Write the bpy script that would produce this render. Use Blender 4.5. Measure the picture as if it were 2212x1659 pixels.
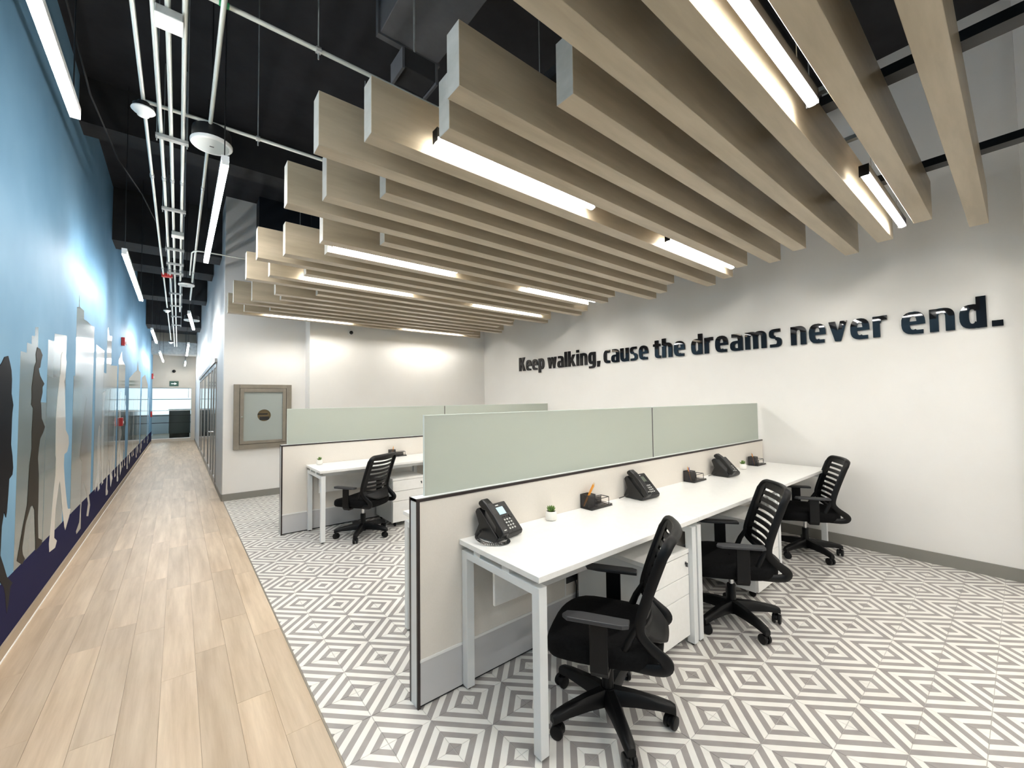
import bpy, bmesh, math, random
from mathutils import Vector, Matrix

# ------------------------------------------------------------------ scene reset
for o in list(bpy.data.objects):
    bpy.data.objects.remove(o, do_unlink=True)
SC = bpy.context.scene
COL = SC.collection
R = math.radians

# ------------------------------------------------------------------ camera
CAM_H = 1.468
F_PX, PITCH, ROLL, YAW = 893.03, 0.0379083, -0.0123208, 0.679103
fw = Vector((math.sin(YAW), math.cos(YAW), 0)); rt = Vector((math.cos(YAW), -math.sin(YAW), 0)); up = Vector((0, 0, 1))
fw2 = fw * math.cos(PITCH) + up * math.sin(PITCH); up2 = up * math.cos(PITCH) - fw * math.sin(PITCH)
rt3 = rt * math.cos(ROLL) + up2 * math.sin(ROLL); up3 = up2 * math.cos(ROLL) - rt * math.sin(ROLL)
cd = bpy.data.cameras.new('camera'); cd.sensor_fit = 'HORIZONTAL'; cd.sensor_width = 36.0
cd.lens = F_PX / 2212 * 36.0; cd.clip_start = 0.05; cd.clip_end = 100
cam = bpy.data.objects.new('camera', cd); COL.objects.link(cam)
M3 = Matrix((rt3, up3, -fw2)).transposed()
cam.matrix_world = Matrix.Translation((0, 0, CAM_H)) @ M3.to_4x4()
SC.camera = cam

# ------------------------------------------------------------------ world and exposure
w = bpy.data.worlds.new('world'); SC.world = w; w.use_nodes = True
w.node_tree.nodes['Background'].inputs[0].default_value = (0.75, 0.86, 1.0, 1)
w.node_tree.nodes['Background'].inputs[1].default_value = 0.3
SC.view_settings.view_transform = 'Standard'
SC.view_settings.look = 'None'
SC.view_settings.gamma = 1.0
SC.view_settings.use_curve_mapping = False
SC.view_settings.exposure = 0.92
LAMP = 52.0          # emission of the linear LED lamps between the baffles
LAMP_C = 44.0        # emission of the corridor lamps

# ------------------------------------------------------------------ materials
MATS = {}
def mat(name, col, rough=0.5, metal=0.0, spec=0.5, emit=None, emit_s=0.0, coat=0.0):
    m = bpy.data.materials.new(name); m.use_nodes = True
    b = m.node_tree.nodes['Principled BSDF']
    b.inputs['Base Color'].default_value = (*col, 1)
    b.inputs['Roughness'].default_value = rough
    b.inputs['Metallic'].default_value = metal
    b.inputs['Specular IOR Level'].default_value = spec
    b.inputs['Coat Weight'].default_value = coat
    if emit:
        b.inputs['Emission Color'].default_value = (*emit, 1); b.inputs['Emission Strength'].default_value = emit_s
    MATS[name] = m
    return m
def N(m): return m.node_tree.nodes
def L(m, a, b): m.node_tree.links.new(a, b)
def noisy(m, c1, c2, scale=(4, 4, 4), detail=4, rough_amt=0.6, bump=0.0, fac=(0.35, 0.65), coord='Object'):
    """colour varied between c1 and c2 by stretched noise"""
    n = N(m); b = n['Principled BSDF']
    tc = n.new('ShaderNodeTexCoord'); mp = n.new('ShaderNodeMapping'); mp.inputs['Scale'].default_value = scale
    if coord == 'World':
        g = n.new('ShaderNodeNewGeometry'); L(m, g.outputs['Position'], mp.inputs['Vector'])
    else:
        L(m, tc.outputs[coord], mp.inputs['Vector'])
    no = n.new('ShaderNodeTexNoise'); no.inputs['Scale'].default_value = 1; no.inputs['Detail'].default_value = detail; no.inputs['Roughness'].default_value = rough_amt
    L(m, mp.outputs[0], no.inputs['Vector'])
    cr = n.new('ShaderNodeValToRGB'); cr.color_ramp.elements[0].position = fac[0]; cr.color_ramp.elements[1].position = fac[1]
    cr.color_ramp.elements[0].color = (*c1, 1); cr.color_ramp.elements[1].color = (*c2, 1)
    L(m, no.outputs['Fac'], cr.inputs['Fac']); L(m, cr.outputs['Color'], b.inputs['Base Color'])
    if bump:
        bp = n.new('ShaderNodeBump'); bp.inputs['Strength'].default_value = bump; bp.inputs['Distance'].default_value = 0.002
        L(m, no.outputs['Fac'], bp.inputs['Height']); L(m, bp.outputs[0], b.inputs['Normal'])
    return cr

def setup_mats():
    noisy(mat('white_paint', (.8, .78, .74), .55), (.80, .783, .752), (.825, .81, .782), (1.5, 1.5, 1.5), bump=.03, coord='World')
    noisy(mat('grey_paint', (.6, .6, .6), .5), (.60, .62, .63), (.64, .66, .67), (1.5, 1.5, 1.5), coord='World')
    noisy(mat('beige_paint', (.6, .55, .47), .6), (.60, .54, .45), (.64, .58, .49), (1, 1, 1), coord='World')
    noisy(mat('black_ceiling', (.012, .012, .015), .8), (.010, .010, .013), (.020, .020, .024), (3, 3, 3), bump=.2, coord='World')
    noisy(mat('dark_concrete', (.03, .03, .03), .8), (.016, .016, .018), (.030, .029, .029), (3, 3, 3), bump=.2, coord='World')
    noisy(mat('duct_paint', (.1, .1, .1), .7), (.085, .085, .09), (.115, .115, .12), (4, 4, 4)); mat('navy_duct', (.006, .010, .018), .6)
    noisy(mat('galvanised', (.5, .5, .5), .4, .6), (.42, .44, .44), (.56, .58, .57), (12, 12, 12))
    mat('pale_conduit', (.70, .73, .68), .35, .3)
    mat('grout', (.50, .485, .46), .8)
    # patterned cement tile: concentric squares over four tiles, read from the floor position
    m = mat('cement_tile', (.8, .8, .8), .32); n = N(m); b = n['Principled BSDF']
    g = n.new('ShaderNodeNewGeometry'); sx = n.new('ShaderNodeSeparateXYZ'); L(m, g.outputs['Position'], sx.inputs[0])
    def fold(out, off):
        a = n.new('ShaderNodeMath'); a.operation = 'ADD'; a.inputs[1].default_value = off; L(m, out, a.inputs[0])
        pq = n.new('ShaderNodeMath'); pq.operation = 'PINGPONG'; pq.inputs[1].default_value = TILE; L(m, a.outputs[0], pq.inputs[0]); return pq.outputs[0]
    u = fold(sx.outputs[0], -TX0 + 40 * TILE); v = fold(sx.outputs[1], -TY0 + 40 * TILE)
    s = n.new('ShaderNodeMath'); s.operation = 'ADD'; L(m, u, s.inputs[0]); L(m, v, s.inputs[1])
    k = n.new('ShaderNodeMath'); k.operation = 'MULTIPLY'; k.inputs[1].default_value = 5 / TILE; L(m, s.outputs[0], k.inputs[0])
    fl = n.new('ShaderNodeMath'); fl.operation = 'FLOOR'; L(m, k.outputs[0], fl.inputs[0])
    md = n.new('ShaderNodeMath'); md.operation = 'MODULO'; md.inputs[1].default_value = 2; L(m, fl.outputs[0], md.inputs[0])
    no = n.new('ShaderNodeTexNoise'); no.inputs['Scale'].default_value = 9; no.inputs['Detail'].default_value = 5; L(m, g.outputs['Position'], no.inputs['Vector'])
    def two(c1, c2):
        cr = n.new('ShaderNodeValToRGB'); cr.color_ramp.elements[0].color = (*c1, 1); cr.color_ramp.elements[1].color = (*c2, 1)
        cr.color_ramp.elements[0].position = .3; cr.color_ramp.elements[1].position = .7; L(m, no.outputs['Fac'], cr.inputs[0]); return cr.outputs[0]
    mx = n.new('ShaderNodeMix'); mx.data_type = 'RGBA'
    L(m, md.outputs[0], mx.inputs[0]); L(m, two((.31, .285, .275), (.375, .35, .335)), mx.inputs[6]); L(m, two((.82, .80, .75), (.88, .865, .82)), mx.inputs[7])
    L(m, mx.outputs[2], b.inputs['Base Color'])
    # oak plank floor: tone per plank and grain along the plank
    m = mat('oak_plank', (.5, .38, .27), .38); n = N(m); b = n['Principled BSDF']
    oi = n.new('ShaderNodeObjectInfo'); g = n.new('ShaderNodeNewGeometry'); mp = n.new('ShaderNodeMapping'); mp.inputs['Scale'].default_value = (16, 1.1, 1)
    ad = n.new('ShaderNodeVectorMath'); ad.operation = 'ADD'; sc = n.new('ShaderNodeVectorMath'); sc.operation = 'SCALE'; sc.inputs['Scale'].default_value = 37
    cb = n.new('ShaderNodeCombineXYZ'); L(m, oi.outputs['Random'], cb.inputs[0]); L(m, oi.outputs['Random'], cb.inputs[1]); L(m, cb.outputs[0], sc.inputs[0])
    L(m, g.outputs['Position'], ad.inputs[0]); L(m, sc.outputs[0], ad.inputs[1]); L(m, ad.outputs[0], mp.inputs[0])
    no = n.new('ShaderNodeTexNoise'); no.inputs['Scale'].default_value = 1; no.inputs['Detail'].default_value = 6; no.inputs['Roughness'].default_value = .6; L(m, mp.outputs[0], no.inputs['Vector'])
    cr = n.new('ShaderNodeValToRGB'); e = cr.color_ramp.elements
    e[0].position = .3; e[0].color = (.46, .34, .225, 1); e[1].position = .72; e[1].color = (.70, .56, .41, 1); L(m, no.outputs['Fac'], cr.inputs[0])
    hs = n.new('ShaderNodeHueSaturation'); mr = n.new('ShaderNodeMapRange'); mr.inputs[3].default_value = .88; mr.inputs[4].default_value = 1.10
    L(m, oi.outputs['Random'], mr.inputs[0]); L(m, mr.outputs[0], hs.inputs['Value']); L(m, cr.outputs[0], hs.inputs['Color']); L(m, hs.outputs[0], b.inputs['Base Color'])
    # baffle laminate
    noisy(mat('baffle_wood', (.42, .35, .26), .33, spec=.5), (.375, .315, .225), (.495, .42, .31), (1.2, 9, 9), detail=5, coord='World')
    noisy(mat('baffle_end', (.5, .5, .46), .5), (.36, .36, .33), (.45, .45, .42), (5, 5, 9), coord='World')
    mat('black_metal', (.012, .012, .013), .4, .2)
    mat('dark_trim', (.022, .014, .014), .4)
    mat('white_metal', (.78, .80, .80), .35)
    noisy(mat('white_laminate', (.84, .83, .80), .28), (.87, .865, .84), (.90, .895, .875), (30, 30, 30))
    mat('white_edge', (.72, .66, .61), .4)
    noisy(mat('panel_fabric', (.72, .67, .59), .85), (.735, .695, .635), (.755, .715, .655), (140, 140, 140), bump=.05)
    mat('raceway_grey', (.56, .56, .57), .4)
    mat('white_trim', (.85, .85, .83), .35)
    mat('baseboard_grey', (.235, .225, .20), .5)
    noisy(mat('baseboard_oak', (.40, .31, .22), .5), (.36, .285, .20), (.45, .36, .265), (1, 1, 1))
    # frosted glass: part diffuse, part translucent, glossy face
    m = mat('frosted_glass', (.60, .64, .585), .25); n = N(m); b = n['Principled BSDF']
    tr = n.new('ShaderNodeBsdfTranslucent'); tr.inputs[0].default_value = (.70, .735, .68, 1)
    mxs = n.new('ShaderNodeMixShader'); mxs.inputs[0].default_value = .45
    L(m, b.outputs[0], mxs.inputs[1]); L(m, tr.outputs[0], mxs.inputs[2]); L(m, mxs.outputs[0], n['Material Output'].inputs[0])
    m = mat('clear_glass', (.95, 1, .98), .03); b = N(m)['Principled BSDF']; b.inputs['Transmission Weight'].default_value = 1; b.inputs['IOR'].default_value = 1.1
    mat('glass_edge', (.75, .82, .78), .2)
    mat('black_plastic', (.0035, .0035, .004), .42, spec=.27)
    mat('grey_plastic', (.035, .036, .04), .42)
    noisy(mat('black_fabric', (.008, .008, .009), .9), (.003, .003, .0035), (.006, .006, .0065), (80, 80, 80), bump=.2); MATS['black_fabric'].node_tree.nodes['Principled BSDF'].inputs['Specular IOR Level'].default_value = .15
    mat('chrome', (.6, .6, .6), .2, 1.0)
    mat('phone_plastic', (.007, .007, .0075), .33)
    mat('phone_face', (.013, .013, .0135), .45)
    mat('phone_key', (.55, .55, .53), .4)
    mat('phone_screen_lit', (.3, .5, .6), .3, emit=(.42, .70, .85), emit_s=.38)
    mat('phone_screen_off', (.13, .15, .12), .25)
    mat('pot_white', (.85, .83, .78), .4)
    noisy(mat('succulent', (.12, .22, .05), .5), (.07, .15, .03), (.22, .34, .09), (40, 40, 40))
    mat('soil', (.05, .035, .02), .9)
    # wire mesh: real holes are far below a pixel, so a part of the light goes straight through
    m = mat('wire_mesh', (.04, .036, .036), .5); n = N(m)
    t = n.new('ShaderNodeBsdfTransparent'); mxs = n.new('ShaderNodeMixShader'); mxs.inputs[0].default_value = .52
    L(m, n['Principled BSDF'].outputs[0], mxs.inputs[1]); L(m, t.outputs[0], mxs.inputs[2]); L(m, mxs.outputs[0], n['Material Output'].inputs[0])
    mat('pencil_orange', (.75, .30, .03), .4); mat('pencil_wood', (.70, .50, .28), .6); mat('pen_blue', (.06, .06, .30), .4)
    mat('lamp_lens', (.9, .9, .9), .4, emit=(1.0, .965, .90), emit_s=LAMP)
    mat('lamp_lens_corridor', (.9, .9, .9), .4, emit=(1.0, .97, .93), emit_s=LAMP_C)
    # glossy printed mural
    gl = dict(rough=.09, spec=.35)
    noisy(mat('mural_sky', (.20, .36, .52), .6, spec=.2), (.135, .285, .43), (.195, .365, .52), (.6, .6, .6), coord='World')
    mat('mural_building', (.17, .205, .205), **gl); mat('mural_building_sheen', (.20, .235, .235), **gl)  # second, paler grey: lamp reflection on tower tops put into the print colour
    mat('mural_navy', (.007, .009, .058), .6, spec=.05)
    mat('mural_black', (.006, .006, .008), .4, spec=.02); mat('mural_brown', (.028, .023, .017), .4, spec=.03)
    mat('mural_white', (.62, .59, .54), **gl); mat('mural_taupe', (.14, .125, .105), **gl); mat('mural_grey_white', (.42, .43, .41), **gl)
    mat('letter_black', (.006, .006, .008), .02, spec=.3)
    noisy(mat('taupe_metal', (.27, .24, .20), .4, .5), (.25, .225, .19), (.30, .27, .225), (6, 6, 6))
    mat('cabinet_glass', (.36, .40, .38), .25)
    mat('brass_brown', (.16, .115, .05), .4); mat('dark_hole', (.015, .015, .015), .7)
    mat('alu_frame', (.36, .35, .33), .35, .4); mat('panel_glass', (.13, .14, .14), .08)
    mat('alarm_red', (.45, .02, .02), .35); mat('sign_green', (.012, .06, .04), .4, emit=(.01, .07, .04), emit_s=.1); mat('sign_white', (.8, .85, .8), .4, emit=(.8, .9, .85), emit_s=.25)
    mat('detector_white', (.8, .8, .78), .4); mat('speaker_grille', (.62, .65, .63), .6)
    mat('green_tape', (.02, .35, .12), .5); mat('camera_black', (.01, .01, .01), .2)
    mat('daylight_pane', (.8, .9, 1), .3, emit=(.72, .90, 1.0), emit_s=.75)
    mat('office_white', (.8, .85, .88), .5); mat('office_cabinet', (.055, .062, .055), .5); mat('paper', (.8, .8, .78), .6)

TILE, TX0, TY0 = 0.2025, 0.925, 1.566
setup_mats()

# ------------------------------------------------------------------ mesh helpers
class MB:
    def __init__(s): s.v = []; s.f = []
    def add(s, vs, fs):
        o = len(s.v); s.v += [tuple(a) for a in vs]; s.f += [tuple(i + o for i in q) for q in fs]; return s
    def box(s, x0, x1, y0, y1, z0, z1, M=None):
        vs = [Vector((x, y, z)) for z in (z0, z1) for y in (y0, y1) for x in (x0, x1)]
        if M: vs = [M @ a for a in vs]
        return s.add(vs, [(0, 2, 3, 1), (4, 5, 7, 6), (0, 1, 5, 4), (2, 6, 7, 3), (0, 4, 6, 2), (1, 3, 7, 5)])
    def prism(s, pts, axis, d0, d1, M=None):
        """extrude a 2D outline; axis 'x': pts=(y,z), 'y': (x,z), 'z': (x,y)"""
        def P(a, b, d): return Vector((d, a, b) if axis == 'x' else (a, d, b) if axis == 'y' else (a, b, d))
        ar = sum(pts[i][0] * pts[(i + 1) % len(pts)][1] - pts[(i + 1) % len(pts)][0] * pts[i][1] for i in range(len(pts)))
        if (ar < 0) != (axis == 'y'): pts = pts[::-1]
        n = len(pts); vs = [P(a, b, d0) for a, b in pts] + [P(a, b, d1) for a, b in pts]
        if M: vs = [M @ a for a in vs]
        fs = [tuple(range(n))[::-1], tuple(range(n, 2 * n))] + [(i, (i + 1) % n, n + (i + 1) % n, n + i) for i in range(n)]
        if d1 < d0: fs = [q[::-1] for q in fs]
        return s.add(vs, fs)
    def tube(s, pts, r, seg=8, cap=True, flat=1.0):
        """sweep a circle (or ellipse) along points; r may be a list"""
        pts = [Vector(a) for a in pts]; n = len(pts); rr = r if isinstance(r, (list, tuple)) else [r] * n
        rings = []; ref = None
        for i in range(n):
            t = (pts[min(i + 1, n - 1)] - pts[max(i - 1, 0)]).normalized()
            if ref is None:
                ref = Vector((0, 0, 1)) if abs(t.z) < .9 else Vector((1, 0, 0))
            a = t.cross(ref).normalized(); b = a.cross(t).normalized(); ref = b
            rings.append([pts[i] + a * math.cos(2 * math.pi * k / seg) * rr[i] + b * math.sin(2 * math.pi * k / seg) * rr[i] * flat for k in range(seg)])
        vs = [q for g in rings for q in g]; fs = []
        for i in range(n - 1):
            for k in range(seg):
                fs.append((i * seg + k, (i + 1) * seg + k, (i + 1) * seg + (k + 1) % seg, i * seg + (k + 1) % seg)[::-1])
        if cap: fs += [tuple(range(seg)), tuple(range((n - 1) * seg, n * seg))[::-1]]
        return s.add(vs, fs)
    def lathe(s, prof, seg=20, c=(0, 0, 0), M=None):
        """profile of (radius, z) turned about z"""
        vs = []; fs = []; n = len(prof)
        for k in range(seg):
            a = 2 * math.pi * k / seg
            for r, z in prof: vs.append(Vector((c[0] + r * math.cos(a), c[1] + r * math.sin(a), c[2] + z)))
        if M: vs = [M @ a for a in vs]
        for k in range(seg):
            k2 = (k + 1) % seg
            for i in range(n - 1): fs.append((k * n + i, k2 * n + i, k2 * n + i + 1, k * n + i + 1))
        fs.append(tuple(k * n for k in range(seg))[::-1]); fs.append(tuple(k * n + n - 1 for k in range(seg)))
        return s.add(vs, fs)
    def grid(s, rows):
        """surface through rows of points"""
        n = len(rows[0]); vs = [q for r in rows for q in r]; fs = []
        for i in range(len(rows) - 1):
            for k in range(n - 1): fs.append((i * n + k, i * n + k + 1, (i + 1) * n + k + 1, (i + 1) * n + k))
        return s.add(vs, fs)
    def mesh(s, name):
        me = bpy.data.meshes.new(name); me.from_pydata(s.v, [], s.f); me.validate(); me.update(); return me
    def build(s, name, material, parent=None, smooth=False, bevel=0, loc=None, seg=2, fix=True):
        me = s.mesh(name)
        if fix:
            bm = bmesh.new(); bm.from_mesh(me); bmesh.ops.recalc_face_normals(bm, faces=bm.faces); bm.to_mesh(me); bm.free()
        me.materials.append(MATS[material])
        if smooth: me.polygons.foreach_set('use_smooth', [True] * len(me.polygons))
        o = bpy.data.objects.new(name, me); COL.objects.link(o)
        if parent: o.parent = parent
        if loc: o.location = loc
        if bevel:
            b = o.modifiers.new('bevel', 'BEVEL'); b.width = bevel; b.segments = seg; b.limit_method = 'ANGLE'; b.angle_limit = R(40)
        if smooth and bevel == 0:
            try:
                me.set_sharp_from_angle(angle=R(50))
            except Exception:
                pass
        return o
def tag(o, label=None, cat=None, group=None, kind=None):
    if label: o['label'] = label
    if cat: o['category'] = cat
    if group: o['group'] = group
    if kind: o['kind'] = kind
    return o
def thing(name, label, cat, loc=(0, 0, 0), rz=0, group=None):
    o = bpy.data.objects.new(name, None); COL.objects.link(o); o.empty_display_size = .1
    o.location = loc; o.rotation_euler = (0, 0, rz)
    return tag(o, label, cat, group)
def copy_tree(o, parent=None):
    c = o.copy(); COL.objects.link(c)
    if parent: c.parent = parent
    for ch in list(o.children): copy_tree(ch, c)
    return c
def dup(o, label, loc, rz=None):
    c = copy_tree(o); c['label'] = label; c.location = loc
    if rz is not None: c.rotation_euler = (0, 0, rz)
    return c
def struct(name, mb, m, label=None, parent=None, **k):
    o = mb.build(name, m, parent, **k)
    if parent is None: tag(o, label, kind='structure')
    return o

# ================================================================== THE SETTING
XL, XC, XR, YB, YB2, XS, YE, YF, ZC = -.785, .53, 5.13, 7.6, 7.3, 1.66, 21.0, -3.0, 4.65
T = .15
# ---- floors
fl = struct('floor', MB().box(.546, XR + T, YF - T, YB + T, -.12, -.0025), 'grout', 'patterned cement tile floor of the desk area')
def visible(x, y):
    d = Vector((x, y, -CAM_H)); z = d.dot(fw2)
    if z < .3: return False
    return abs(d.dot(rt3) / z * F_PX) < 1106 + 60 and abs(d.dot(up3) / z * F_PX) < 830 + 60
tiles = []
nx0 = math.floor((.546 - TX0) / TILE); nx1 = math.ceil((XR - TX0) / TILE)
ny0 = math.floor((YF - TY0) / TILE); ny1 = math.ceil((YB - TY0) / TILE)
for i in range(nx0, nx1):
    for j in range(ny0, ny1):
        g = .0011
        x0, x1 = max(TX0 + i * TILE, .546) + g, min(TX0 + (i + 1) * TILE, XR) - g
        y0, y1 = max(TY0 + j * TILE, YF) + g, min(TY0 + (j + 1) * TILE, YB) - g
        if x1 - x0 < .01 or y1 - y0 < .01: continue
        cx, cy = (x0 + x1) / 2, (y0 + y1) / 2
        tiles.append((0 if visible(cx, cy) else 1, math.hypot(cx, cy), x0, x1, y0, y1))
tiles.sort()
tmesh = {}
for _, _, x0, x1, y0, y1 in tiles[:300]:
    key = (round(x1 - x0, 4), round(y1 - y0, 4))
    if key not in tmesh:
        a, b = key[0] / 2, key[1] / 2; c = .0012
        mb = MB(); mb.add([(-a, -b, -.012), (a, -b, -.012), (a, b, -.012), (-a, b, -.012), (-a, -b, -c), (a, -b, -c), (a, b, -c), (-a, b, -c),
                           (-a + c, -b + c, 0), (a - c, -b + c, 0), (a - c, b - c, 0), (-a + c, b - c, 0)],
                          [(0, 3, 2, 1), (0, 1, 5, 4), (1, 2, 6, 5), (2, 3, 7, 6), (3, 0, 4, 7), (4, 5, 9, 8), (5, 6, 10, 9), (6, 7, 11, 10), (7, 4, 8, 11), (8, 9, 10, 11)])
        me = mb.mesh('tile'); me.materials.append(MATS['cement_tile']); tmesh[key] = me
    o = bpy.data.objects.new('tile', tmesh[key]); COL.objects.link(o); o.parent = fl; o.location = ((x0 + x1) / 2, (y0 + y1) / 2, 0)
mb = MB()
for _, _, x0, x1, y0, y1 in tiles[300:]: mb.box(x0, x1, y0, y1, -.012, 0)
tag(mb.build('distant_tiles', 'cement_tile', fl, fix=False), kind='stuff')
fw_ = struct('floor', MB().box(XL - T, .538, YF - T, 27, -.12, -.004), 'baseboard_oak', 'oak plank floor of the corridor')
rnd = random.Random(4); pw = (.538 - XL) / 9; pmesh = {}
for c in range(9):
    y = YF - rnd.random() * 1.2
    while y < YE + .3:
        ln = rnd.choice((1.0, 1.2, 1.4)); a, b = max(y, YF), min(y + ln, YE + .3)
        if b - a > .05:
            key = round(b - a, 3)
            if key not in pmesh:
                me = MB().box(-pw / 2 + .0006, pw / 2 - .0006, -key / 2 + .0006, key / 2 - .0006, -.008, 0).mesh('plank'); me.materials.append(MATS['oak_plank']); pmesh[key] = me
            o = bpy.data.objects.new('plank', pmesh[key]); COL.objects.link(o); o.parent = fw_; o.location = (XL + (c + .5) * pw, (a + b) / 2, 0)
        y += ln
struct('trim_1', MB().box(.538, .546, YF, YB, -.05, .0015), 'taupe_metal', 'thin metal strip between wood and tile floor')
# ---- ceiling with concrete beams
ce = struct('ceiling', MB().box(XL - T, XR + T, YF - T, 27, ZC, ZC + T), 'black_ceiling', 'black painted exposed ceiling slab')
for y0, y1, z, x1 in ((5.6, 5.88, 4.2, XR), (8.25, 8.72, 3.87, XC), (10.35, 10.93, 4.1, XC), (12.85, 13.41, 4.03, XC), (16.3, 17.28, 3.85, XC), (1.2, 1.6, 4.2, XR)):
    MB().box(XL + .002, x1 - .002, y0, y1, z, ZC).build('ceiling_beam', 'dark_concrete', ce)
MB().box(XL + .002, XC - .002, 17.3, YE, 4.25, 4.6).build('ceiling_panel', 'duct_paint', ce)
MB().box(XL + .002, XC - .002, 19.6, 20.3, 3.3, 3.75).build('duct_run', 'galvanised', ce)
# ---- walls
wl = struct('wall_left', MB().box(XL - T, XL, YF - T, YE + T, -.1, ZC), 'mural_sky', 'blue corridor wall with printed city and walking people')
struct('wall_right', MB().box(XR, XR + T, YF - T, YB + T, -.1, ZC), 'white_paint', 'white wall carrying the slogan')
struct('wall_back', MB().box(XC, XS, YB, YB + T, -.1, ZC), 'white_paint', 'white wall with the framed cabinet')
struct('wall_back', MB().box(XS, XR, YB2, YB + T, -.1, ZC), 'white_paint', 'white wall behind the far row of desks')
struct('wall_front', MB().box(XL - T, XR + T, YF - T, YF, -.1, ZC), 'white_paint')
struct('wall_corridor', MB().box(XC, XC + T, YB + T, YE, -.1, ZC), 'grey_paint', 'pale corridor wall with glazed panels')
struct('wall_pier', MB().box(4.93, XR, -.5, -.044, -.1, ZC), 'white_paint')
struct('wall_soffit', MB().box(.93, XS, YB - .3, YB, 3.06, ZC).box(XS, XR, YB2 - .06, YB2, 3.1, ZC), 'navy_duct', 'dark duct casing above the far baffles')
# ---- baseboards
struct('baseboard_right', MB().box(XR - .014, XR, -.044, YB2, 0, .1), 'baseboard_grey')
struct('baseboard_back', MB().box(XC, XS, YB - .014, YB, 0, .1), 'baseboard_grey')
struct('baseboard_back', MB().box(XS, XR - .014, YB2 - .014, YB2, 0, .1), 'baseboard_grey')
struct('baseboard_corridor', MB().box(XC - .012, XC, YB + T, 9.0, 0, .08).box(XC - .012, XC, 16.2, YE, 0, .08).box(XC - .012, XC, YB, YB + T, 0, .1), 'baseboard_grey')
struct('baseboard_left', MB().box(XL, XL + .014, YF, YE, 0, .075), 'baseboard_oak')
struct('trim_2', MB().box(XL + .014, XL + .020, YF, YE, 0, .006), 'white_trim', 'pale sealant line along the mural baseboard')

# ---- mural print on the left wall
FIG = {
'F1': [(3.609,1.694),(3.646,1.718),(3.683,1.75),(3.749,1.762),(3.787,1.721),(3.818,1.681),(3.833,1.626),(3.833,1.542),(3.876,1.473),(3.863,1.431),(3.858,1.389),(3.858,1.305),(3.857,1.235),(3.892,1.162),(3.913,1.089),(3.904,1.048),(3.844,1.029),(3.838,.961),(3.821,.836),(3.807,.809),(3.769,.851),(3.736,.771),(3.729,.609),(3.794,.532),(3.862,.447),(3.976,.373),(3.936,.364),(3.907,.267),(3.877,.224),(3.838,.349),(3.807,.402),(3.685,.506),(3.549,.685),(3.543,.884),(3.51,.867),(3.436,.597),(3.43,.387),(3.495,.266),(3.326,.327),(3.279,.446),(3.311,.727),(3.346,.994),(3.347,1.18),(3.287,1.347),(3.284,1.509),(3.35,1.604),(3.467,1.644),(3.52,1.688)],
'F2': [(4.383,1.881),(4.46,1.876),(4.53,1.839),(4.496,1.792),(4.475,1.743),(4.438,1.734),(4.454,1.708),(4.483,1.683),(4.538,1.658),(4.609,1.63),(4.558,1.604),(4.563,1.563),(4.518,1.498),(4.534,1.474),(4.559,1.375),(4.662,1.306),(4.612,1.264),(4.537,1.227),(4.506,1.159),(4.489,1.087),(4.529,.962),(4.538,.781),(4.54,.657),(4.571,.499),(4.683,.455),(4.672,.43),(4.504,.424),(4.497,.488),(4.444,.729),(4.391,.772),(4.333,.77),(4.231,.688),(4.163,.538),(4.179,.492),(4.237,.445),(4.175,.427),(4.059,.482),(4.1,.555),(4.16,.662),(4.251,.798),(4.263,.892),(4.277,1.062),(4.321,1.174),(4.308,1.29),(4.325,1.449),(4.275,1.475),(4.282,1.519),(4.273,1.595),(4.3,1.667),(4.327,1.739),(4.371,1.778),(4.352,1.829)],
'F3': [(5.209,1.93),(5.306,1.91),(5.372,1.858),(5.332,1.719),(5.3,1.673),(5.327,1.608),(5.368,1.453),(5.415,1.245),(5.544,1.187),(5.575,1.113),(5.502,1.043),(5.386,1.033),(5.379,.935),(5.439,.78),(5.557,.569),(5.606,.509),(5.748,.481),(5.67,.419),(5.518,.334),(5.474,.373),(5.4,.492),(5.298,.7),(5.228,.822),(5.197,.788),(5.101,.607),(5.083,.486),(5.081,.373),(5.188,.323),(5.126,.281),(4.925,.299),(4.901,.37),(4.951,.515),(5.014,.77),(5.064,.891),(5.064,1.029),(5.043,1.057),(5.021,1.363),(5.05,1.528),(5.063,1.559),(5.102,1.653),(5.145,1.733),(5.146,1.86),(5.167,1.905)],
'F4': [(6.453,1.542),(6.611,1.497),(6.628,1.393),(6.598,1.094),(6.612,.907),(6.58,.726),(6.738,.491),(6.883,.302),(6.772,.197),(6.642,.224),(6.729,.352),(6.582,.516),(6.391,.641),(6.364,.576),(6.296,.364),(6.299,.166),(6.07,.163),(6.041,.198),(6.207,.253),(6.241,.38),(6.268,.732),(6.274,.871),(6.133,.934),(6.223,1.118),(6.337,1.363)],
'F5': [(7.49,1.208),(7.538,1.164),(7.571,.857),(7.549,.514),(7.633,.376),(7.455,.369),(7.415,.492),(7.239,.396),(7.206,.443),(7.38,.584),(7.335,.965),(7.385,1.171)],
'F6': [(7.688,1.629),(8.045,1.669),(8.05,1.637),(7.878,1.558),(7.896,.828),(7.894,.466),(7.949,.408),(7.776,.396),(7.796,.528),(7.66,.94),(7.672,1.378)]}
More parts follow.
